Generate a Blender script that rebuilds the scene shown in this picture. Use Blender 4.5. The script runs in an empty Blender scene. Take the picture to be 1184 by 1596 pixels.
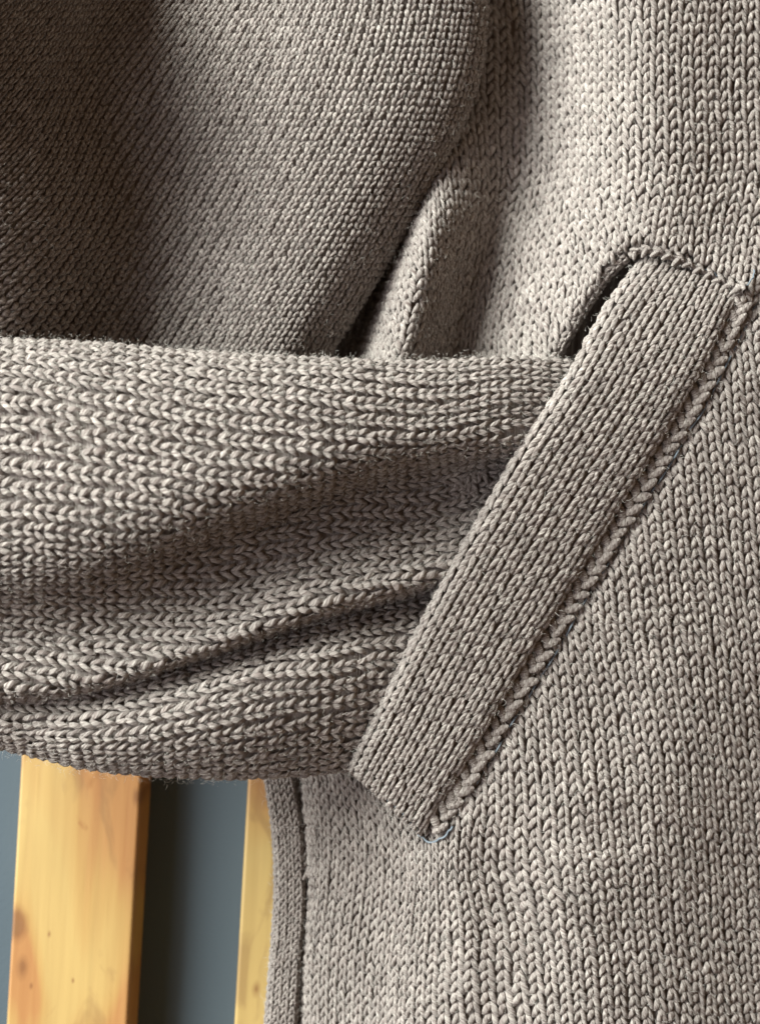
import bpy, math, random
import numpy as np
from mathutils import Vector

rng = np.random.default_rng(7)
random.seed(7)
scene = bpy.context.scene
COL = scene.collection
R = math.radians

# ------------------------------------------------------------------ camera
K = 0.00015            # metres per photograph pixel on the garment's base plane
D = 2000.0             # camera distance, same unit
W, H = 1184.0, 1596.0
cam_d = bpy.data.cameras.new('camera')
cam = bpy.data.objects.new('camera', cam_d)
COL.objects.link(cam)
cam.location = (0, -D * K, 0)
cam.rotation_euler = (R(90), 0, 0)
cam_d.sensor_fit = 'VERTICAL'
cam_d.sensor_height = 24.0
cam_d.lens = 24.0 * D / H
cam_d.clip_start = 0.01
cam_d.clip_end = 20
cam_d.dof.use_dof = True
cam_d.dof.focus_distance = (D - 70) * K
cam_d.dof.aperture_fstop = 8.0
scene.camera = cam

# ------------------------------------------------------------------ world + lamps
wd = bpy.data.worlds.new('World')
scene.world = wd
wd.use_nodes = True
wd.node_tree.nodes['Background'].inputs[0].default_value = (1.0, 0.64, 0.38, 1)
wd.node_tree.nodes['Background'].inputs[1].default_value = 0.15

def area(name, direction, dist, size, power, color):
    l = bpy.data.lights.new(name, 'AREA')
    l.shape = 'RECTANGLE'
    l.size, l.size_y = size
    l.energy = power
    l.color = color
    o = bpy.data.objects.new(name, l)
    COL.objects.link(o)
    d = Vector(direction).normalized()
    o.location = d * dist
    o.rotation_euler = (-d).to_track_quat('-Z', 'Y').to_euler()
    return o

def dirv(az_left, elev):           # 0,0 = from the camera side
    a, e = R(az_left), R(elev)
    return (-math.sin(a) * math.cos(e), -math.cos(a) * math.cos(e), math.sin(e))

area('window_light', dirv(54, 31), 1.3, (0.72, 1.0), 63, (0.955, 1.0, 0.94))
area('room_light', dirv(42, -8), 1.6, (0.8, 0.8), 8.5, (0.97, 0.95, 1.0))

scene.view_settings.view_transform = 'Standard'
scene.view_settings.look = 'None'
scene.view_settings.exposure = 0.16
scene.view_settings.gamma = 1.0

# ------------------------------------------------------------------ helpers
def world(px, py, d):
    """photograph pixel + height towards the camera -> metres"""
    px, py, d = np.broadcast_arrays(np.asarray(px, float), np.asarray(py, float), np.asarray(d, float))
    s = (D - d) / D
    return np.stack([(px - W / 2) * s * K, -d * K, -(py - H / 2) * s * K], -1)

def project(P):
    s = (P[..., 1] / K + D) / D
    return P[..., 0] / K / s + W / 2, -P[..., 2] / K / s + H / 2

def link(name, data, parent=None, **props):
    o = bpy.data.objects.new(name, data)
    COL.objects.link(o)
    if parent is not None:
        o.parent = parent
    for k, v in props.items():
        o[k] = v
    return o

def mesh_np(name, V, Q, mat, smooth=True, attr=None):
    """mesh from a vertex array and a quad (or triangle) index array"""
    m = bpy.data.meshes.new(name)
    V = np.ascontiguousarray(V, dtype=np.float32)
    Q = np.ascontiguousarray(Q, dtype=np.int32)
    n, k = Q.shape
    m.vertices.add(len(V)); m.vertices.foreach_set('co', V.ravel())
    m.loops.add(n * k); m.loops.foreach_set('vertex_index', Q.ravel())
    m.polygons.add(n)
    m.polygons.foreach_set('loop_start', np.arange(0, n * k, k, dtype=np.int32))
    m.polygons.foreach_set('use_smooth', np.full(n, smooth, dtype=bool))
    m.update(calc_edges=True)
    if attr is not None:
        a = m.attributes.new('yarn', 'FLOAT_VECTOR', 'POINT')
        a.data.foreach_set('vector', np.ascontiguousarray(attr, dtype=np.float32).ravel())
    m.materials.append(mat)
    return m

def catmull(C, n, axis=0):
    """Catmull-Rom resample of a control array along an axis"""
    C = np.moveaxis(np.asarray(C, float), axis, 0)
    m = len(C)
    E = np.concatenate([2 * C[:1] - C[1:2], C, 2 * C[-1:] - C[-2:-1]])
    t = np.linspace(0, m - 1, n)
    i = np.minimum(t.astype(int), m - 2)
    f = (t - i).reshape((-1,) + (1,) * (C.ndim - 1))
    p0, p1, p2, p3 = E[i], E[i + 1], E[i + 2], E[i + 3]
    out = 0.5 * (2 * p1 + (p2 - p0) * f + (2 * p0 - 5 * p1 + 4 * p2 - p3) * f ** 2 + (3 * p1 - p0 - 3 * p2 + p3) * f ** 3)
    return np.moveaxis(out, 0, axis)

def smooth_noise(shape, cells, amp):
    a = rng.normal(0, amp, cells)
    return catmull(catmull(a, shape[0], 0), shape[1], 1)

def sstep(x):
    x = np.clip(x, 0, 1)
    return x * x * (3 - 2 * x)

class Surf:
    """cloth surface sampled on a dense grid; axis 0 = across the wales, axis 1 = along them"""
    def __init__(self, P, remap=True, ref=None, percol=0.0):
        if remap:
            P = self._uniform(P, 0, ref)
            if percol: P = self._percol(P, percol)
            P = self._uniform(P, 1, None)
        self.set(P)
    @staticmethod
    def _uniform(P, ax, ref):
        A = np.moveaxis(P, ax, 0)
        seg = np.linalg.norm(np.diff(A, axis=0), axis=-1)
        if ref is not None:
            seg = seg[:, int(ref * (seg.shape[1] - 1)):][:, :1]
        L = np.concatenate([[0], np.cumsum(seg.mean(1))])
        n = len(A)
        x = np.interp(np.linspace(0, L[-1], n), L, np.arange(n))
        i = np.minimum(x.astype(int), n - 2); f = (x - i)[:, None, None]
        return np.moveaxis(A[i] * (1 - f) + A[i + 1] * f, 0, ax)
    @staticmethod
    def _percol(P, w):
        n = len(P)
        seg = np.linalg.norm(np.diff(P, axis=0), axis=-1)
        L = np.concatenate([np.zeros((1, P.shape[1])), np.cumsum(seg, 0)])
        L = L / L[-1:]
        out = np.empty_like(P)
        g = np.linspace(0, 1, n)
        X = np.stack([np.interp(g, L[:, j], np.arange(n)) for j in range(P.shape[1])], 1)
        k = np.hanning(41); k /= k.sum()
        pad = np.concatenate([np.repeat(X[:, :1], 20, 1), X, np.repeat(X[:, -1:], 20, 1)], 1)
        X = np.stack([np.convolve(r, k, 'valid') for r in pad])
        X = w * X + (1 - w) * np.arange(n)[:, None]
        for j in range(P.shape[1]):
            i = np.minimum(X[:, j].astype(int), n - 2); f = (X[:, j] - i)[:, None]
            out[:, j] = P[i, j] * (1 - f) + P[i + 1, j] * f
        return out
    def set(self, P):
        self.P = P
        tv = np.gradient(P, axis=0); tu = np.gradient(P, axis=1)
        N = np.cross(tu, tv)
        N /= np.linalg.norm(N, axis=-1, keepdims=True) + 1e-12
        c = N[N.shape[0] // 2, N.shape[1] // 2]
        if c[1] > 0: N = -N
        self.N = N
        self.len_v = np.linalg.norm(np.diff(P, axis=0), axis=-1).sum(0).mean()
        self.len_u = np.linalg.norm(np.diff(P, axis=1), axis=-1).sum(1).mean()
    def ev(self, v, u):
        n, m = self.P.shape[:2]
        x = np.clip(v, 0, 1) * (n - 1); y = np.clip(u, 0, 1) * (m - 1)
        i = np.minimum(x.astype(int), n - 2); j = np.minimum(y.astype(int), m - 2)
        f = (x - i)[..., None]; g = (y - j)[..., None]
        def bl(A):
            return A[i, j] * (1 - f) * (1 - g) + A[i + 1, j] * f * (1 - g) + A[i, j + 1] * (1 - f) * g + A[i + 1, j + 1] * f * g
        return bl(self.P), bl(self.N)

# ------------------------------------------------------------------ materials
def nodes(name):
    m = bpy.data.materials.new(name)
    m.use_nodes = True
    nt = m.node_tree
    return m, nt, nt.nodes['Principled BSDF']

def N_(nt, kind, **kw):
    n = nt.nodes.new(kind)
    for k, v in kw.items():
        if k.startswith('_'): setattr(n, k[1:], v)
        else: n.inputs[k].default_value = v
    return n

def mathn(nt, op, a, b=None, c=None):
    n = nt.nodes.new('ShaderNodeMath'); n.operation = op
    for i, x in enumerate((a, b, c)):
        if x is None: continue
        if isinstance(x, (int, float)): n.inputs[i].default_value = x
        else: nt.links.new(x, n.inputs[i])
    return n.outputs[0]

def ramp(nt, fac, stops):
    r = nt.nodes.new('ShaderNodeValToRGB')
    e = r.color_ramp.elements
    while len(e) < len(stops): e.new(0.5)
    for k, (p, c) in enumerate(stops):
        e[k].position = p; e[k].color = (*c, 1)
    nt.links.new(fac, r.inputs[0])
    return r.outputs[0]

def mixc(nt, fac, a, b, mode='MIX'):
    n = nt.nodes.new('ShaderNodeMix'); n.data_type = 'RGBA'; n.blend_type = mode
    for sock, x in ((n.inputs[0], fac), (n.inputs[6], a), (n.inputs[7], b)):
        if isinstance(x, (int, float)): sock.default_value = x
        elif isinstance(x, tuple): sock.default_value = (*x, 1)
        else: nt.links.new(x, sock)
    return n.outputs[2]

def wool(name, dark, mid, light, ply=True):
    m, nt, b = nodes(name)
    b.inputs['Roughness'].default_value = 0.85
    b.inputs['Specular IOR Level'].default_value = 0.12
    b.inputs['Sheen Weight'].default_value = 0.16
    b.inputs['Sheen Roughness'].default_value = 0.45
    b.inputs['Sheen Tint'].default_value = (0.95, 0.9, 0.88, 1)
    at = N_(nt, 'ShaderNodeAttribute', _attribute_name='yarn')
    sp = nt.nodes.new('ShaderNodeSeparateXYZ'); nt.links.new(at.outputs['Vector'], sp.inputs[0])
    t, phi, rnd = sp.outputs
    # fibres run with the twist: coordinates (along, across the twist, random per leg)
    tw = mathn(nt, 'ADD', phi, mathn(nt, 'MULTIPLY', t, 1.5))
    cb = nt.nodes.new('ShaderNodeCombineXYZ')
    nt.links.new(mathn(nt, 'MULTIPLY', t, 0.22), cb.inputs[0])
    nt.links.new(mathn(nt, 'MULTIPLY', tw, 0.85), cb.inputs[1])
    nt.links.new(mathn(nt, 'MULTIPLY', rnd, 57.0), cb.inputs[2])
    nz = N_(nt, 'ShaderNodeTexNoise', Scale=1.7, Detail=4.0, Roughness=0.75)
    nt.links.new(cb.outputs[0], nz.inputs['Vector'])
    fib = ramp(nt, nz.outputs[0], [(0.32, dark), (0.5, mid), (0.70, light)])
    big = N_(nt, 'ShaderNodeTexNoise', Scale=260.0, Detail=2.0)
    tc = nt.nodes.new('ShaderNodeTexCoord'); nt.links.new(tc.outputs['Object'], big.inputs['Vector'])
    v = mathn(nt, 'MULTIPLY_ADD', rnd, 0.34, 0.80)
    v = mathn(nt, 'MULTIPLY', v, mathn(nt, 'MULTIPLY_ADD', big.outputs[0], 0.3, 0.87))
    cbv = nt.nodes.new('ShaderNodeCombineXYZ')
    for i in range(3): nt.links.new(v, cbv.inputs[i])
    # single pale and dark hairs caught in the spin
    sc = nt.nodes.new('ShaderNodeVectorMath'); sc.operation = 'MULTIPLY'
    nt.links.new(cb.outputs[0], sc.inputs[0]); sc.inputs[1].default_value = (1.4, 3.4, 1.0)
    hair = N_(nt, 'ShaderNodeTexNoise', Scale=1.9, Detail=2.0, Roughness=0.6)
    nt.links.new(sc.outputs[0], hair.inputs['Vector'])
    fib = mixc(nt, ramp(nt, hair.outputs[0], [(0.60, (0, 0, 0)), (0.70, (0.75,) * 3)]), fib, (0.64, 0.615, 0.56))
    fib = mixc(nt, ramp(nt, hair.outputs[0], [(0.30, (0.55,) * 3), (0.40, (0, 0, 0))]), fib, (0.085, 0.062, 0.058))
    colr = mixc(nt, 1.0, fib, cbv.outputs[0], 'MULTIPLY')
    nt.links.new(colr, b.inputs['Base Color'])
    if ply:
        w = mathn(nt, 'SINE', mathn(nt, 'MULTIPLY', tw, 3.0))
        hgt = mathn(nt, 'ADD', mathn(nt, 'MULTIPLY_ADD', w, 0.25, nz.outputs[0]), mathn(nt, 'MULTIPLY', hair.outputs[0], 0.8))
        bp = N_(nt, 'ShaderNodeBump', Strength=0.9, Distance=0.00030)
        nt.links.new(hgt, bp.inputs['Height'])
        nt.links.new(bp.outputs[0], b.inputs['Normal'])
    return m

WOOL = wool('taupe_wool', (0.150, 0.112, 0.102), (0.298, 0.260, 0.243), (0.54, 0.50, 0.455))
FUZZ, nt_, b_ = nodes('wool_fibre')
b_.inputs['Base Color'].default_value = (0.60, 0.57, 0.53, 1)
b_.inputs['Roughness'].default_value = 0.6
THREAD, nt_, b_ = nodes('sewing_thread')
b_.inputs['Base Color'].default_value = (0.15, 0.18, 0.215, 1)
b_.inputs['Roughness'].default_value = 0.6

# ------------------------------------------------------------------ knitting
def leg_template(side, ratio, apex=0.07, outer=0.41, b0=-0.22, b1=1.22, rad=0.205, hump=0.17, nr=8, ns=6, bend=0.0):
    """one leg of a knit stitch: open half tube; a across (wale widths, centre 0), b along (course heights), h out"""
    t = np.linspace(0, 1, nr)
    a = side * (apex + (outer - apex) * (0.6 * t + 0.4 * sstep(t))) + bend * np.sin(np.pi * t)
    bb = (b0 + (b1 - b0) * t) * ratio                 # in wale widths
    h = hump * np.sin(np.pi * np.clip(t * 1.02, 0, 1)) ** 0.8 - 0.10
    r = rad * (0.36 + 0.64 * np.sin(np.pi * np.clip(0.05 + 0.90 * t, 0, 1)) ** 0.75)
    da, db = np.gradient(a), np.gradient(bb)
    L = np.hypot(da, db); nx, ny = db / L, -da / L
    ph = np.linspace(-R(112), R(112), ns)
    A = a[:, None] + (r * nx)[:, None] * np.sin(ph)
    B = bb[:, None] + (r * ny)[:, None] * np.sin(ph)
    Hh = h[:, None] + 0.64 * r[:, None] * np.cos(ph)
    T = np.repeat((t * (b1 - b0) * ratio * 3.0)[:, None], ns, 1)
    PH = np.repeat(ph[None], nr, 0)
    verts = np.stack([A, B / ratio, Hh], -1).reshape(-1, 3)
    at = np.stack([T, PH], -1).reshape(-1, 2)
    q = []
    for i in range(nr - 1):
        for j in range(ns - 1):
            k = i * ns + j
            q.append((k, k + 1, k + ns + 1, k + ns))
    return verts, at, np.array(q)

STITCH_POS = {}

def knit(part_name, surf, pitch, course, parent, flip=False, keep=None, margin=110, long_leg=None, gap_h=0.0,
         v_range=(0, 1), u_range=(0, 1), backing=True, jit=1.0, rad=0.215, fuzz=0.0, fuzz_len=(8, 26), leg=None, keep_back=None, nv=None, wave=1.0):
    """cover a surface with knit stitches: <part> = the cloth behind, <part>/knit_stitches = every loop as yarn"""
    pw, cw = pitch * K, course * K
    nv = nv or max(2, int(round(surf.len_v * (v_range[1] - v_range[0]) / pw)))
    nu = max(2, int(round(surf.len_u * (u_range[1] - u_range[0]) / cw)))
    dv, du = (v_range[1] - v_range[0]) / nv, (u_range[1] - u_range[0]) / nu
    I, J = np.meshgrid(np.arange(nv), np.arange(nu), indexing='ij')
    vc = v_range[0] + (I + 0.5) * dv
    uc = u_range[0] + (J + 0.5) * du
    vc = vc + smooth_noise((nv, nu), (max(3, nv // 5), max(3, nu // 5)), 0.10 * dv * jit * wave)
    uc = uc + smooth_noise((nv, nu), (max(3, nv // 4), max(3, nu // 4)), 0.16 * du * jit * wave)
    vc, uc = vc.ravel(), uc.ravel()
    P, Nn = surf.ev(vc, uc)
    px, py = project(P)
    camv = np.array([0, -D * K, 0]) - P
    camv /= np.linalg.norm(camv, axis=-1, keepdims=True)
    ok = (px > -margin) & (px < W + margin) & (py > -margin) & (py < H + margin) & ((Nn * camv).sum(-1) > -0.45)
    if keep is not None: ok &= keep(px, py)
    vc, uc = vc[ok], uc[ok]
    n = len(vc)
    ratio = cw / pw
    allV, allA, allQ = [], [], []
    off = 0
    base_jit = rng.normal(0, 1, (n, 5))
    for side in (-1, 1):
        kw = dict(rad=rad)
        if leg: kw.update(leg)
        if long_leg == side: kw.update(b0=-0.32, b1=1.25, apex=0.05, outer=0.40, rad=rad * 0.98, hump=0.19)
        elif long_leg is not None: kw.update(b0=-0.12, b1=1.16, apex=0.09, outer=0.43, rad=rad * 1.04, hump=0.20)
        tv, ta, tq = leg_template(side, ratio, **kw)
        m = len(tv)
        lj = rng.normal(0, 1, (n, 6)) * jit
        sc = 1 + 0.08 * lj[:, 0:1]
        a = tv[None, :, 0] * sc + 0.025 * lj[:, 1:2] + 0.02 * base_jit[:, 0:1]
        b = (tv[None, :, 1] - 0.5) * (1 + 0.05 * lj[:, 2:3]) + 0.045 * lj[:, 3:4] + 0.05 * base_jit[:, 1:2]
        a = a + 0.05 * lj[:, 4:5] * b                                       # small turn
        if flip: b = -b
        h = tv[None, :, 2] * (1 + 0.06 * lj[:, 5:6]) + 0.02 * base_jit[:, 2:3] - gap_h + 0.10 * (rng.random((n, 1)) < 0.04) * tv[None, :, 2]
        Pp, Np = surf.ev(vc[:, None] + a * dv, uc[:, None] + b * du)
        h = h + rng.normal(0, 0.03, h.shape)
        V = Pp + Np * (h * pw)[..., None]
        rnd = np.clip(0.5 + 0.22 * rng.normal(0, 1, n) , 0, 1)
        at = np.concatenate([np.broadcast_to(ta[None], (n, m, 2)), np.broadcast_to(rnd[:, None, None], (n, m, 1))], -1)
        if flip: tq = tq[:, ::-1]
        allV.append(V.reshape(-1, 3)); allA.append(at.reshape(-1, 3))
        allQ.append((tq[None] + (np.arange(n) * m)[:, None, None]).reshape(-1, 4) + off)
        off += n * m
    if backing:
        nb, mb = min(nv + 1, 140), min(nu + 1, 140)
        vv, uu = np.meshgrid(np.linspace(*v_range, nb), np.linspace(*u_range, mb), indexing='ij')
        Pb, Nb = surf.ev(vv, uu)
        Pb = Pb - Nb * (0.25 * pw)
        idx = np.arange(nb * mb).reshape(nb, mb)
        Q = np.stack([idx[:-1, :-1], idx[1:, :-1], idx[1:, 1:], idx[:-1, 1:]], -1).reshape(-1, 4)
        if keep is not None:
            c = Pb.reshape(-1, 3)[Q].mean(1)
            qx, qy = project(c)
            good = np.ones(len(Q), bool)
            for ang in range(0, 360, 45):
                good &= (keep_back or keep)(qx + 15 * math.cos(R(ang)), qy + 15 * math.sin(R(ang)))
            Q = Q[good]
        used, inv = np.unique(Q, return_inverse=True)
        Vb = Pb.reshape(-1, 3)[used]
        ab = np.concatenate([Vb[:, :2] / pw, np.full((len(Vb), 1), 0.35)], -1)
        part = link(part_name, mesh_np(part_name, Vb, inv.reshape(Q.shape), WOOL, attr=ab), parent)
    else:
        part = parent
    st = link('knit_stitches', mesh_np('knit_stitches', np.concatenate(allV), np.concatenate(allQ), WOOL, attr=np.concatenate(allA)), part, kind='stuff')
    if fuzz > 0:
        Pf, Nf = surf.ev(vc, uc)
        make_fuzz(Pf, Nf, int(n * fuzz), pw, fuzz_len, part)
    print(part_name, nv, nu, n)
    return part

def make_fuzz(P, N, count, pw, length, parent):
    """loose wool fibres standing off the yarn"""
    k = 6
    i = rng.integers(0, len(P), count)
    p0 = P[i] + rng.normal(0, 0.35 * pw, (count, 3)) * (1 - 0.5 * np.abs(N[i])) + N[i] * (0.22 * pw)
    d = rng.normal(0, 1, (count, 3))
    d /= np.linalg.norm(d, axis=-1, keepdims=True)
    d = d + N[i] * rng.uniform(-0.1, 0.75, (count, 1))
    L = rng.gamma(2.0, 0.5, (count, 1)) * (length[1] - length[0]) * 0.5 + length[0]
    pts = [p0]
    curl = rng.normal(0, 0.55, (count, 3))
    for s in range(k - 1):
        d = d / np.linalg.norm(d, axis=-1, keepdims=True)
        pts.append(pts[-1] + d * (L * K / (k - 1)))
        d = d + curl + rng.normal(0, 0.30, (count, 3))
        dn = (d * N[i]).sum(-1, keepdims=True)
        d = d - N[i] * np.minimum(dn, 0) * 0.9
    pts = np.stack(pts, 1)
    hc = bpy.data.hair_curves.new('wool_fuzz')
    hc.add_curves([k] * count)
    hc.position_data.foreach_set('vector', np.ascontiguousarray(pts, dtype=np.float32).ravel())
    ra = hc.attributes.get('radius') or hc.attributes.new('radius', 'FLOAT', 'POINT')
    rad = np.linspace(0.17, 0.05, k)[None] * rng.uniform(0.7, 1.2, (count, 1)) * K
    ra.data.foreach_set('value', rad.astype(np.float32).ravel())
    hc.materials.append(FUZZ)
    return link('wool_fuzz', hc, parent, kind='stuff')

def poly_mask(poly):
    poly = np.array(poly, float)
    def inside(x, y):
        x = np.asarray(x); y = np.asarray(y)
        r = np.zeros(x.shape, bool)
        j = len(poly) - 1
        for i in range(len(poly)):
            xi, yi = poly[i]; xj, yj = poly[j]
            c = ((yi > y) != (yj > y)) & (x < (xj - xi) * (y - yi) / (yj - yi + 1e-9) + xi)
            r ^= c
            j = i
        return r
    return inside

def line_dist(px, py, pts):
    """distance to a polyline, and signed side (positive = to the right of the direction of travel)"""
    best = np.full(px.shape, 1e9); tt = np.zeros(px.shape)
    L = 0
    total = sum(math.dist(a, b) for a, b in zip(pts[:-1], pts[1:]))
    for (x0, y0), (x1, y1) in zip(pts[:-1], pts[1:]):
        ex, ey = x1 - x0, y1 - y0
        l2 = ex * ex + ey * ey
        t = np.clip(((px - x0) * ex + (py - y0) * ey) / l2, 0, 1)
        dd = np.hypot(px - x0 - t * ex, py - y0 - t * ey)
        m = dd < best
        best = np.where(m, dd, best)
        tt = np.where(m, (L + t * math.sqrt(l2)) / total, tt)
        L += math.sqrt(l2)
    return best, tt

def ridge(px, py, pts, amp, width):
    d, t = line_dist(px, py, pts)
    return amp * np.exp(-(d / width) ** 2)

# ------------------------------------------------------------------ the cardigan
cardigan = bpy.data.objects.new('cardigan', None)
COL.objects.link(cardigan)
cardigan['label'] = 'taupe wool knit cardigan with its sleeve tucked into the slanted front pocket'
cardigan['category'] = 'cardigan'

# welt edges in the photograph (left = open edge, right = seam), used by several parts
WL = [(1003, 398), (945, 478), (884, 588), (815, 692), (752, 800), (693, 905), (640, 1005), (592, 1105), (550, 1188)]
WR = [(1150, 460), (1112, 545), (1066, 632), (1008, 728), (946, 828), (884, 930), (820, 1035), (755, 1145), (668, 1290)]
HOLE = [(952, 412), (982, 395), (1000, 396), (1060, 418), (1140, 452), (1100, 560), (1050, 640), (930, 830), (805, 1035), (730, 1160), (655, 1275),
        (600, 1235), (545, 1190), (630, 1000), (728, 790), (806, 640), (852, 560)]
in_hole = poly_mask(HOLE)

# ---- body panel
def body_height(px, py):
    d = np.zeros(px.shape)
    top = sstep((760 - py) / 200)                     # upper part only
    low = 1 - top
    # valley running down from the armhole and the fold beside it
    xv = np.interp(py, [-80, 150, 300, 420, 560, 800], [815, 818, 797, 748, 704, 680])
    dep = np.interp(py, [-80, 200, 560, 800], [180, 175, 140, 90])
    right = (px - xv)
    d += top * (-dep) * np.exp(-np.where(right > 0, (right / 120) ** 2, 0)) 
    # left wall of the valley climbs to the fold, then falls away into the gap
    xr = np.interp(py, [-80, 100, 200, 300, 420, 560, 800], [715, 712, 705, 684, 655, 622, 570])
    wf = np.interp(py, [200, 300, 420, 560, 800], [14, 18, 26, 32, 44])
    left = np.clip((xv - px) / np.maximum(xv - xr, 1), 0, 1)
    af = np.interp(py, [0, 170, 250, 340, 430], [0.10, 0.16, 0.46, 0.84, 0.92])
    d += top * np.where(px < xv, sstep(left) * dep * af, 0)
    far = np.clip((xr - px), 0, None)
    d += top * (-(far / wf) ** 2 * 40)
    d = np.maximum(d, -205)
    # lower left goes back to the front edge
    d += low * (-150) * sstep((735 - px) / 330)
    # belly over the hand in the pocket, ridge down the lower right
    d += ridge(px, py, [(1165, 470), (960, 830), (700, 1260)], 26, 120)
    d += ridge(px, py, [(905, 1290), (880, 1450), (905, 1700)], 40, 120)
    d += ridge(px, py, [(940, 0), (960, 180), (1000, 330)], 46, 110)
    d += -78 * sstep((px - 1000) / 260) * sstep((py - 700) / 500)
    d += -22 * sstep((px - 1040) / 180) * sstep((500 - py) / 300)
    # puckers from the lower corner of the pocket
    d += ridge(px, py, [(690, 1305), (790, 1370), (850, 1480)], -13, 36)
    d += ridge(px, py, [(760, 1230), (850, 1290), (960, 1290)], -10, 46)
    d += ridge(px, py, [(690, 1330), (720, 1420), (730, 1540)], 10, 36)
    d += ridge(px, py, [(640, 1300), (600, 1400), (590, 1560)], -8, 36)
    # rolled edge of the pocket opening
    e, t = line_dist(px, py, [(1140, 446), (1060, 410), (1000, 392), (976, 398), (930, 460), (878, 552), (840, 620)])
    d += -16 * np.exp(-(e / 9) ** 2) + 7 * np.exp(-((e - 22) / 12) ** 2)
    # the cloth dips where it meets the seam
    e, t = line_dist(px, py, [(x + 30, y + 6) for x, y in WR])
    d += -7 * np.exp(-(e / 10) ** 2)
    e, t = line_dist(px, py, [(550, 1195), (622, 1252), (668, 1300)])
    d += -14 * np.exp(-(e / 12) ** 2)
    # curl at the front edge seam
    xs = np.interp(py, [1150, 1300, 1400, 1500, 1660], [463, 477, 480, 473, 466])
    d += low * -30 * np.exp(-np.abs(px - xs) / 7.0)
    d += low * -4 * np.sin(px / 37.0 + py / 300) * np.clip((760 - px) / 200, 0, 1)
    d += np.clip(8 * np.sin(px / 130 + py / 210) * np.sin(py / 170 - px / 240), -8, 8) * 0.6
    return d

nyb, nxb = 420, 460
PYb = np.linspace(-110, 1710, nyb)
rows = []
xs_f = np.linspace(1310, 400, 900)
pw_x = np.interp(xs_f, [430, 480, 620, 820, 1310], [12.6, 13.2, 16.5, 20.5, 21.0])     # local wale width
for y in PYb:
    yy = np.full(xs_f.shape, y)
    dd = body_height(xs_f, yy)
    seg = np.hypot(np.diff(xs_f), np.diff(dd) * 0.85)
    wgt = np.interp(y, [600, 1150], [0.0, 1.0])
    den = 1 / (wgt * pw_x + (1 - wgt) * 20.8)
    L = np.concatenate([[0], np.cumsum(seg * den[:-1])])            # measured in wales
    rows.append((xs_f, dd, L))
Lmax = 59.0
XB = np.zeros((nxb, nyb))
lean = lambda y: -0.016 * (y - 800) / 21.0
for k, (xf, dd, L) in enumerate(rows):
    q = np.linspace(0, Lmax, nxb) 
    q = q + 0.9 * math.sin(PYb[k] / 260.0) * 0.25
    x = np.interp(q, L, xf); d = np.interp(q, L, dd)
    over = np.clip(q - L[-1], 0, None)
    x = x - over * 14
    XB[:, k] = x
ker = np.hanning(45); ker /= ker.sum()
XB = np.stack([np.convolve(np.concatenate([np.full(22, r[0]), r, np.full(22, r[-1])]), ker, 'valid') for r in XB])
YB = np.broadcast_to(PYb[None], XB.shape)
XB = XB + sstep((XB - 650) / 170) * 0.075 * (np.clip(YB, 250, None) - 950) * sstep((YB - 250) / 300)       # columns lean with the hanging cloth
gx = (XB - 688) / 150; gy = (YB - 1318) / 130
XB = XB - (XB - 688) * 0.30 * np.exp(-gx ** 2 - np.where(gy < 0, (gy * 1.6) ** 2, gy ** 2))              # drawn in at the pocket corner
YB = YB + 10 * np.exp(-((XB - 790) / 110) ** 2 - ((YB - 1330) / 120) ** 2)
YB = YB + 7 * np.sin(XB / 95.0 + 0.6 * np.sin(YB / 190.0)) + 5 * np.sin(XB / 41.0 + YB / 260.0)           # wandering rows
Pb = world(XB, YB, body_height(XB, YB))
# wavefront order: axis 0 = across, axis 1 = down
body = Surf(Pb, remap=False)
def body_keep(px, py):
    xs = np.interp(py, [1150, 1300, 1400, 1500, 1660], [464, 477, 480, 473, 466])
    ok = ~in_hole(px, py)
    ok &= (py < 900) | (px > xs)
    ok &= (py > 900) | (px > 430)
    return ok
knit('body_panel', body, 20.8, 18.2, cardigan, flip=False, keep=body_keep, keep_back=lambda x, y: ~in_hole(x, y) & (x > 425) & ((y < 900) | (x > np.interp(y, [1150, 1300, 1400, 1500, 1660], [464, 477, 480, 473, 466]) - 11)), long_leg=-1, nv=int(Lmax), fuzz=5.0, fuzz_len=(4, 12))
body_part = cardigan.children[0]

# ---- pocket lining inside the opening
def sheet(name, ctrl, mat, parent, n=40):
    C = catmull(catmull(np.array(ctrl, float), n, 0), n, 1)
    P = world(C[..., 0], C[..., 1], C[..., 2])
    idx = np.arange(n * n).reshape(n, n)
    Q = np.stack([idx[:-1, :-1], idx[1:, :-1], idx[1:, 1:], idx[:-1, 1:]], -1).reshape(-1, 4)
    V = P.reshape(-1, 3)
    at = np.concatenate([V[:, :2] / (15 * K), np.full((len(V), 1), 0.3)], -1)
    return link(name, mesh_np(name, V, Q, mat, attr=at), parent)
sheet('pocket_lining', [[(900, 370, -120), (1040, 350, -95), (1200, 400, -95)],
                        [(740, 700, -260), (900, 760, -140), (1130, 700, -110)],
                        [(500, 1210, -260), (600, 1270, -210), (700, 1290, -150)]], WOOL, cardigan)

# ---- front band beside the lower edge
ys = [1120, 1210, 1300, 1400, 1500, 1600, 1700]
ex = [404, 413, 425, 428, 421, 413, 405]
sx = [450, 458, 471, 475, 468, 462, 455]
ctrl = []
for f, dz in ((0.5, -190), (0.10, -186), (0.0, -166), (0.05, -148), (0.2, -141), (0.6, -140), (0.9, -141), (1.02, -160), (1.15, -188), (1.6, -200)):
    ctrl.append([(e + (s - e) * f, y, dz) for e, s, y in zip(ex, sx, ys)])
C = catmull(catmull(np.array(ctrl, float), 120, 0), 160, 1)
knit('front_band', Surf(world(C[..., 0], C[..., 1], C[..., 2])), 12.5, 13.0, cardigan, long_leg=1, fuzz=0.5, fuzz_len=(6, 16))

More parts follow.
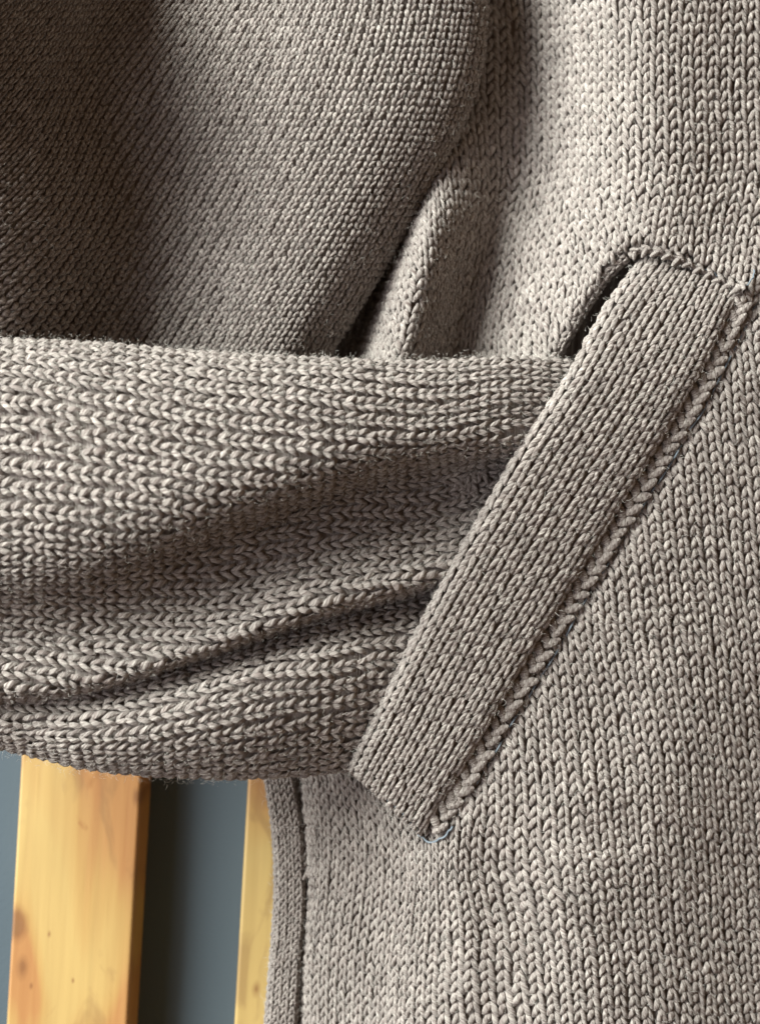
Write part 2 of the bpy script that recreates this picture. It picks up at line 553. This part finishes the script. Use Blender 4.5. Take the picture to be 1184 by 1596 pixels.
# ---- upper arm of the sleeve
rowsU = [
    [(-330, -120, 250), (-620, 120, 240), (-850, 350, 180), (-1100, 640, 120)],
    [(-90, -120, 330), (-300, 120, 310), (-480, 350, 210), (-700, 640, 120)],
    [(0, -120, 225), (-120, 120, 225), (-140, 350, 195), (-260, 640, 120)],
    [(125, -120, 60), (40, 120, 70), (45, 350, 100), (-40, 640, 95)],
    [(225, -120, -70), (150, 120, -68), (185, 350, -75), (115, 640, -65)],
    [(325, -120, -85), (250, 120, -88), (265, 350, -98), (195, 640, -98)],
    [(460, -120, -45), (375, 120, -50), (345, 350, -70), (265, 640, -85)],
    [(560, -120, 2), (490, 120, 0), (432, 350, -18), (325, 640, -50)],
    [(655, -120, 10), (610, 120, 10), (522, 350, -4), (388, 640, -35)],
    [(728, -120, -18), (704, 120, -20), (592, 350, -36), (415, 640, -58)],
    [(757, -120, -70), (744, 120, -72), (636, 350, -90), (458, 640, -110)],
    [(745, -120, -130), (730, 120, -130), (622, 350, -150), (445, 640, -170)],
    [(700, -120, -170), (690, 120, -170), (580, 350, -190), (400, 640, -210)],
]
C = catmull(catmull(np.array(rowsU, float), 300, 0), 200, 1)
upper = Surf(world(C[..., 0], C[..., 1], C[..., 2]), ref=0.45, percol=0.8)
vg, ug = np.meshgrid(np.linspace(0, 1, 300), np.linspace(0, 1, 200), indexing='ij')
upper.set(upper.ev(vg - 0.30 * (ug - 0.35) * sstep((0.84 - vg) / 0.5), ug)[0])       # the wales run aslant, towards the elbow
knit('sleeve_upper_arm', upper, 20.0, 15.5, cardigan, flip=True, leg=dict(apex=0.10, outer=0.325, b0=-0.2, b1=1.15, rad=0.185, hump=0.22), jit=0.75, wave=0.7, fuzz=1.5, fuzz_len=(5, 14))

# ---- forearm of the sleeve, going into the pocket
cx = [-160, 0, 150, 320, 500, 660, 800, 930, 1030]
rowsF = [  # (y per column, depth per column)
    ([600, 600, 600, 610, 620, 625, 630, 640, 650],            [-40, -40, -40, -50, -60, -70, -80, -90, -100]),
    ([550, 550, 552, 566, 576, 580, 580, 590, 610],            [60, 60, 60, 50, 35, 10, -10, -40, -60]),
    ([528, 532, 538, 552, 561, 566, 560, 572, 600],            [130, 130, 128, 118, 100, 70, 45, 5, -30]),
    ([552, 555, 560, 572, 580, 584, 580, 595, 620],            [190, 190, 185, 170, 145, 105, 70, 15, -25]),
    ([620, 622, 624, 628, 625, 620, 615, 630, 650],            [232, 232, 228, 212, 180, 128, 84, 20, -25]),
    ([720, 720, 715, 700, 672, 650, 645, 660, 680],            [250, 250, 246, 228, 194, 136, 86, 20, -25]),
    ([830, 825, 800, 760, 712, 680, 680, 690, 710],            [258, 256, 252, 235, 200, 142, 88, 18, -25]),
    ([905, 895, 868, 808, 746, 706, 702, 715, 740],            [238, 236, 230, 210, 174, 118, 66, 8, -30]),
    ([958, 948, 925, 858, 786, 745, 730, 745, 765],            [188, 183, 162, 118, 66, 18, -4, -28, -42]),
    ([1005, 992, 975, 920, 842, 800, 770, 780, 800],           [168, 165, 148, 106, 58, 16, -5, -28, -42]),
    ([1050, 1040, 1025, 980, 900, 860, 820, 825, 840],         [172, 172, 164, 136, 98, 56, 22, -14, -38]),
    ([1085, 1078, 1062, 1012, 948, 905, 868, 868, 880],        [168, 170, 168, 150, 120, 76, 36, -8, -38]),
    ([1100, 1094, 1076, 1026, 966, 926, 890, 888, 900],        [125, 128, 112, 74, 28, -16, -36, -44, -52]),
    ([1108, 1104, 1088, 1042, 985, 948, 915, 910, 920],        [118, 122, 120, 98, 60, 14, -14, -36, -55]),
    ([1122, 1125, 1118, 1076, 1025, 995, 965, 960, 970],       [112, 124, 148, 140, 104, 42, 0, -35, -55]),
    ([1142, 1152, 1155, 1125, 1085, 1060, 1040, 1030, 1040],   [82, 100, 146, 150, 104, 36, -10, -45, -60]),
    ([1148, 1164, 1188, 1172, 1150, 1130, 1110, 1100, 1100],   [40, 60, 110, 128, 78, 6, -40, -70, -80]),
    ([1138, 1158, 1196, 1208, 1200, 1180, 1150, 1130, 1130],   [0, 15, 55, 74, 24, -50, -80, -90, -100]),
    ([1100, 1120, 1170, 1200, 1190, 1165, 1140, 1120, 1120],   [-40, -25, 0, 10, -35, -90, -110, -120, -120]),
    ([1050, 1060, 1120, 1150, 1145, 1120, 1100, 1090, 1090],   [-60, -40, -30, -30, -50, -90, -110, -120, -130]),
]
ctrl = [[(x, y, d) for x, y, d in zip(cx, yy, dd)] for yy, dd in rowsF]
C = catmull(catmull(np.array(ctrl, float), 420, 0), 300, 1)
knit('sleeve_forearm', Surf(world(C[..., 0], C[..., 1], C[..., 2]), ref=0.42, percol=0.85), 23.4, 17.0, cardigan, flip=False, fuzz=8.0, fuzz_len=(3, 10), jit=1.3, leg=dict(apex=0.07, outer=0.39, b0=-0.25, b1=1.2, hump=0.24, rad=0.172))

# ---- pocket welt
n = len(WL)
hl = [36, 60, 82, 87, 84, 80, 78, 72, 48]           # height of the open edge above the base
hb = [float(body_height(np.array([x + 26.0]), np.array([y + 10.0]))[0]) for x, y in WR]
hr = [h + 28 for h in hb]
hr[-1] -= 14
ctrl = []
for f, dz in ((0.13, -60), (0.03, -34), (-0.005, -14), (0.04, 2), (0.14, 8), (0.3, 8), (0.5, 7), (0.7, 5), (0.86, 2), (0.93, -2), (0.985, -9)):
    row = []
    for k in range(n):
        x = WL[k][0] + (WR[k][0] - WL[k][0]) * f
        y = WL[k][1] + (WR[k][1] - WL[k][1]) * f
        row.append((x, y, hl[k] + (hr[k] - hl[k]) * f + dz))
    # ends turn down into the cloth
    a, b = row[0], row[1]
    row[0] = (a[0] - 3, a[1] + 6, a[2] - 10)
    row.insert(0, (a[0] + 2, a[1] - 3, a[2] - 62))
    a = row[-1]
    row.append((a[0] - 4, a[1] + 12, a[2] - 45))
    ctrl.append(row)
C = catmull(catmull(np.array(ctrl, float), 200, 0), 320, 1)
knit('pocket_welt', Surf(world(C[..., 0], C[..., 1], C[..., 2])), 20.0, 20.5, cardigan, flip=False, fuzz=4.5, fuzz_len=(4, 12), rad=0.225, jit=0.65, wave=0.5, leg=dict(apex=0.085, outer=0.345, b0=-0.2, b1=1.2, hump=0.19))

# ---- seam stitches: a chain of looped stitches along the welt, each one its own object
def lobe(length, rad, coils, twist=0.5):
    """fat twisted lobe lying along +Y, z up"""
    nr, ns = 12, 9
    t = np.linspace(0, 1, nr)
    r = rad * np.sin(np.pi * np.clip(0.05 + 0.9 * t, 0, 1)) ** 0.55 * (1 + 0.0 * t)
    ph = np.linspace(0, 2 * np.pi, ns)
    X = r[:, None] * np.sin(ph); Z = r[:, None] * np.cos(ph) * 0.9
    Y = (t[:, None] - 0.5) * length + 0 * ph
    V = np.stack([X, Y, Z], -1).reshape(-1, 3)
    at = np.stack([np.repeat(t[:, None] * coils, ns, 1), np.repeat(ph[None], nr, 0) * twist, np.full((nr, ns), 0.62)], -1).reshape(-1, 3)
    idx = np.arange(nr * ns).reshape(nr, ns)
    Q = np.stack([idx[:-1, :-1], idx[1:, :-1], idx[1:, 1:], idx[:-1, 1:]], -1).reshape(-1, 4)
    return V, at, Q

def rot2(V, a):
    c, s = math.cos(a), math.sin(a)
    return np.stack([V[:, 0] * c - V[:, 1] * s, V[:, 0] * s + V[:, 1] * c, V[:, 2]], -1)

def chain_mesh(variant):
    r_ = np.random.default_rng(variant)
    parts = []
    V, a, Q = lobe(28 * K, 6.8 * K, 9, 0.3); V = rot2(V, R(52 + r_.uniform(-8, 8))) + np.array([-6.5, 2 + r_.uniform(-1.5, 1.5), 2]) * K; parts.append((V, a, Q))
    V, a, Q = lobe(27 * K, 6.4 * K, 5.0, 0.8); V = rot2(V, R(-30 + r_.uniform(-8, 8))) + np.array([7.5, -3 + r_.uniform(-1.5, 1.5), 1]) * K; parts.append((V, a, Q))
    off = 0; Vs, As, Qs = [], [], []
    for V, a, Q in parts:
        a = a.copy(); a[:, 2] = r_.uniform(0.25, 0.65)
        Vs.append(V); As.append(a); Qs.append(Q + off); off += len(V)
    return mesh_np('seam_stitch', np.concatenate(Vs), np.concatenate(Qs), WOOL, attr=np.concatenate(As))

def along(pts, n_out, extra=0):
    A = catmull(np.array(pts, float), 400)
    L = np.concatenate([[0], np.cumsum(np.linalg.norm(np.diff(A[:, :2], axis=0), axis=1))])
    s = np.linspace(0, L[-1], n_out)
    return np.stack([np.interp(s, L, A[:, k]) for k in range(A.shape[1])], -1), L[-1]

def stitch_chain(part, pts, pitch, variants, scale=1.0, flat=1.0):
    _, L = along(pts, 10)
    n = int(L / pitch)
    A, _ = along(pts, n + 1)
    Wp = world(A[:, 0], A[:, 1], A[:, 2])
    for k in range(n):
        p = (Wp[k] + Wp[k + 1]) / 2
        ty = Wp[k] - Wp[k + 1]; ty = Vector(ty).normalized()
        z = Vector((0, -1, 0)); x = ty.cross(z).normalized(); z = x.cross(ty)
        from mathutils import Matrix
        M = Matrix((x, ty, z)).transposed().to_4x4()
        M = M @ Matrix.Rotation(random.gauss(0, 0.12), 4, 'Z')
        M.translation = Vector(p)
        o = link('seam_stitch', variants[k % len(variants)], part)
        s = scale * random.uniform(0.92, 1.08)
        o.matrix_local = M @ Matrix.Diagonal((s * random.uniform(0.9, 1.1), s * 1.02, s * flat, 1))

variants = [chain_mesh(100 + k) for k in range(6)]

def groove_tube(name, pts, rad, mat, parent, ns=6, sub=160, wob=0.0):
    A, L = along(pts, sub)
    if wob: A[:, :2] += catmull(rng.normal(0, wob, (sub // 6, 2)), sub)
    P = world(A[:, 0], A[:, 1], A[:, 2])
    T = np.gradient(P, axis=0); T /= np.linalg.norm(T, axis=-1, keepdims=True)
    Zv = np.array([0, -1.0, 0]); X = np.cross(T, Zv); X /= np.linalg.norm(X, axis=-1, keepdims=True); Z2 = np.cross(X, T)
    ph = np.linspace(0, 2 * np.pi, ns, endpoint=False)
    V = P[:, None] + rad * K * (X[:, None] * np.cos(ph)[None, :, None] + Z2[:, None] * np.sin(ph)[None, :, None])
    idx = np.arange(sub * ns).reshape(sub, ns)
    nx = np.roll(idx, -1, axis=1)
    Q = np.stack([idx[:-1], nx[:-1], nx[1:], idx[1:]], -1).reshape(-1, 4)
    at = np.concatenate([np.repeat(np.linspace(0, L / 8, sub), ns)[:, None], np.tile(ph, sub)[:, None], np.full((sub * ns, 1), 0.4)], -1)
    return link(name, mesh_np(name, V.reshape(-1, 3), Q, mat, attr=at), parent)

seam_line = [(x + 8, y + 3, h + 12) for (x, y), h in zip(WR, hb)]
seam = groove_tube('pocket_seam', [(x, y, h - 12) for x, y, h in seam_line], 8, WOOL, cardigan)
stitch_chain(seam, seam_line, 22.0, variants, 1.1, 0.62)

# narrow chain along the top end of the pocket and the bound edge of the opening
def on_body(pts, dz):
    return [(x, y, float(body_height(np.array([float(x)]), np.array([float(y)]))[0]) + dz) for x, y in pts]
top_line = on_body([(980, 398), (1003, 389), (1045, 400), (1090, 421), (1130, 441), (1160, 452)], 19)
edge = groove_tube('pocket_edge', [(x, y, h - 8) for x, y, h in top_line], 6, WOOL, cardigan)
stitch_chain(edge, top_line, 17.0, variants, 0.62)
side_line = on_body([(978, 402), (946, 433), (920, 471), (894, 513), (870, 556), (844, 610)], 5)
Ar, _ = along(side_line, 60)
tr = np.gradient(Ar[:, :2], axis=0); tr /= np.linalg.norm(tr, axis=-1, keepdims=True)
left = np.stack([tr[:, 1], -tr[:, 0]], -1); left *= np.sign(-left[:, :1])
rim = np.stack([np.stack([Ar[:, 0] + left[:, 0] * o, Ar[:, 1] + left[:, 1] * o, Ar[:, 2] + z], -1)
                for o, z in ((22, -9), (15, -1), (8, 3), (1, 1), (-3, -8), (-3, -22), (-1, -60))])
C = catmull(catmull(rim, 60, 0), 120, 1)
knit('pocket_edge', Surf(world(C[..., 0], C[..., 1], C[..., 2])), 14.0, 13.0, cardigan, long_leg=1, wave=0.4, fuzz=1.0, fuzz_len=(4, 10))
bot_line = on_body([(556, 1200), (590, 1226), (622, 1252), (648, 1276), (668, 1300)], 14)
edge3 = groove_tube('pocket_edge', [(x, y, h - 6) for x, y, h in bot_line], 7, WOOL, cardigan)
stitch_chain(edge3, bot_line, 16.0, variants, 0.55)

# blue-grey sewing thread showing in the groove
groove = [(x + 26, y + 10, h + 3) for (x, y), h in zip(WR, hb)]
G, _ = along(groove, 90)
G[:, 2] += 5 * np.sin(np.arange(90) * 1.9) + rng.normal(0, 3, 90)
tb = groove_tube('sewing_thread', [tuple(p) for p in G[::2]], 1.5, THREAD, cardigan, wob=1.8)
groove_tube('sewing_thread', on_body([(600, 1246), (618, 1258), (636, 1276), (652, 1298), (668, 1312), (688, 1306), (706, 1288)], 8), 1.8, THREAD, cardigan, wob=1.0)
groove_tube('sewing_thread', on_body([(1086, 420), (1105, 424), (1130, 438), (1150, 448), (1168, 438), (1174, 420)], 12), 1.2, THREAD, cardigan, wob=1.5)

# ------------------------------------------------------------------ wall and slats
WALL_D = -390.0
m, nt, b = nodes('slate_paint')
nz = N_(nt, 'ShaderNodeTexNoise', Scale=9.0, Detail=4.0)
tc = nt.nodes.new('ShaderNodeTexCoord'); nt.links.new(tc.outputs['Object'], nz.inputs['Vector'])
nt.links.new(ramp(nt, nz.outputs[0], [(0.3, (0.046, 0.069, 0.090)), (0.7, (0.056, 0.081, 0.104))]), b.inputs['Base Color'])
b.inputs['Roughness'].default_value = 0.6
fine = N_(nt, 'ShaderNodeTexNoise', Scale=900.0, Detail=3.0)
nt.links.new(tc.outputs['Object'], fine.inputs['Vector'])
bp = N_(nt, 'ShaderNodeBump', Strength=0.25, Distance=0.0002); nt.links.new(fine.outputs[0], bp.inputs['Height']); nt.links.new(bp.outputs[0], b.inputs['Normal'])
y0, y1 = -WALL_D * K, -WALL_D * K + 0.02
xw, zw = 0.5, 0.5
V = [(-xw, y0, -zw), (xw, y0, -zw), (xw, y0, zw), (-xw, y0, zw), (-xw, y1, -zw), (xw, y1, -zw), (xw, y1, zw), (-xw, y1, zw)]
Q = [(0, 1, 2, 3), (5, 4, 7, 6), (4, 0, 3, 7), (1, 5, 6, 2), (3, 2, 6, 7), (4, 5, 1, 0)]
wall = link('wall', mesh_np('wall', np.array(V), np.array(Q), m, smooth=False), None, kind='structure')
wall['label'] = 'dark slate blue painted wall behind the wooden slats'

def wood(name, seed, tint, up, knots):
    m, nt, b = nodes(name)
    tc = nt.nodes.new('ShaderNodeTexCoord')
    mp = nt.nodes.new('ShaderNodeMapping'); nt.links.new(tc.outputs['Object'], mp.inputs[0])
    mp.inputs['Location'].default_value = (seed * 0.37, seed * 0.11, seed * 0.23)
    def tex(scale, vec_scale, detail=3.0, dist=0.0):
        s = nt.nodes.new('ShaderNodeVectorMath'); s.operation = 'MULTIPLY'
        nt.links.new(mp.outputs[0], s.inputs[0]); s.inputs[1].default_value = vec_scale
        n = N_(nt, 'ShaderNodeTexNoise', Scale=scale, Detail=detail, Distortion=dist)
        nt.links.new(s.outputs[0], n.inputs['Vector'])
        return n.outputs[0]
    grain = tex(420, (1, 1, 0.045), 5.0, 0.4)
    streak = tex(120, (1, 1, 0.06), 3.0, 0.3)
    patch = tex(26, (1, 1, 0.42), 2.0, 0.8)
    sz = nt.nodes.new('ShaderNodeSeparateXYZ'); nt.links.new(tc.outputs['Object'], sz.inputs[0])
    f = mathn(nt, 'ADD', mathn(nt, 'MULTIPLY', patch, 1.0), mathn(nt, 'MULTIPLY', streak, 0.22))
    f = mathn(nt, 'ADD', f, mathn(nt, 'MULTIPLY_ADD', sz.outputs[2], 2.6, up))
    f = mathn(nt, 'ADD', f, mathn(nt, 'MULTIPLY', sz.outputs[0], 5.0))
    heart = ramp(nt, f, [(0.50, (0.53, 0.39, 0.15)), (0.575, (0.49, 0.315, 0.11)), (0.63, (0.43, 0.205, 0.075)), (0.80, (0.40, 0.18, 0.065))])
    c = mixc(nt, 0.30, heart, ramp(nt, grain, [(0.3, (0.25, 0.12, 0.04)), (0.65, (0.46, 0.29, 0.11))]))
    kn = tex(60, (1, 1, 0.55), 4.0, 1.5)
    c = mixc(nt, ramp(nt, kn, [(0.68, (0, 0, 0)), (0.74, (0.75,) * 3)]), c, (0.30, 0.13, 0.04))
    for kx, kz, kr in knots:
        wob = tex(140, (1, 1, 0.5), 3.0)
        dx = mathn(nt, 'DIVIDE', mathn(nt, 'SUBTRACT', sz.outputs[0], kx), kr)
        dz = mathn(nt, 'DIVIDE', mathn(nt, 'SUBTRACT', sz.outputs[2], kz), kr * 2.0)
        rr = mathn(nt, 'SQRT', mathn(nt, 'ADD', mathn(nt, 'MULTIPLY', dx, dx), mathn(nt, 'MULTIPLY', dz, dz)))
        rr = mathn(nt, 'ADD', rr, mathn(nt, 'MULTIPLY_ADD', wob, 1.6, -0.8))
        c = mixc(nt, ramp(nt, rr, [(0.25, (0.8,) * 3), (0.6, (0.35,) * 3), (1.0, (0, 0, 0))]), c, (0.20, 0.085, 0.03))
    mot = tex(90, (1, 1, 0.5), 4.0, 1.0)
    c = mixc(nt, ramp(nt, mot, [(0.55, (0, 0, 0)), (0.66, (0.42,) * 3)]), c, (0.22, 0.12, 0.05))
    c = mixc(nt, 1.0, c, tint, 'MULTIPLY')
    nt.links.new(c, b.inputs['Base Color'])
    b.inputs['Roughness'].default_value = 0.42
    b.inputs['Coat Weight'].default_value = 0.25
    b.inputs['Coat Roughness'].default_value = 0.3
    bp = N_(nt, 'ShaderNodeBump', Strength=0.2, Distance=0.0003)
    nt.links.new(grain, bp.inputs['Height']); nt.links.new(bp.outputs[0], b.inputs['Normal'])
    return m

def slat(x_left, x_right, y_ref, mat, label, lean):
    """a planed board with eased edges standing against the wall"""
    T = (-282) - WALL_D
    dfront = -282.0
    s = (D - dfront) / D
    w = (x_right - x_left) * s * K
    xc = ((x_left + x_right) / 2 - W / 2) * s * K
    zc = -(y_ref - H / 2) * s * K
    hw, t, c = w / 2, (T - 0.5) * K, 5 * K
    prof = [(-hw, 0), (-hw, -t + c)] + [(-hw + c - c * math.cos(a), -t + c - c * math.sin(a)) for a in (R(30), R(60))] + [(-hw + c, -t)]
    prof = prof + [(-x, y) for x, y in prof[::-1]]
    z = [-0.30, 0.30]
    k = len(prof)
    V = [(x, y, zz) for zz in z for x, y in prof]
    m = bpy.data.meshes.new('wooden_slat')
    F = [(i, (i + 1) % k, (i + 1) % k + k, i + k) for i in range(k)] + [tuple(range(k))[::-1], tuple(range(k, 2 * k))]
    m.from_pydata(V, [], F); m.materials.append(mat); m.update()
    o = link('wooden_slat', m)
    o.location = (xc, -WALL_D * K - 0.3 * K, zc)
    o.rotation_euler = (0, lean, 0)
    o['label'] = label; o['category'] = 'slat'; o['group'] = 'pine slats fixed to the wall'
    return o

slat(22, 210, 1388, wood('pine_knotty', 1.0, (0.90, 0.87, 0.84), 0.045, [(-0.0145, -0.010, 0.0028), (-0.0125, -0.021, 0.002), (0.0155, 0.026, 0.0016), (-0.006, -0.012, 0.0007), (-0.010, -0.026, 0.0006), (0.001, -0.024, 0.0005)]), 'wider pine slat with orange heartwood below the folded sleeve', R(3.2))
slat(377, 562, 1388, wood('pine_clear', 5.0, (0.93, 0.92, 0.90), -0.16, [(-0.0105, -0.027, 0.0018)]), 'pine slat mostly hidden behind the front edge of the cardigan', R(3.2))
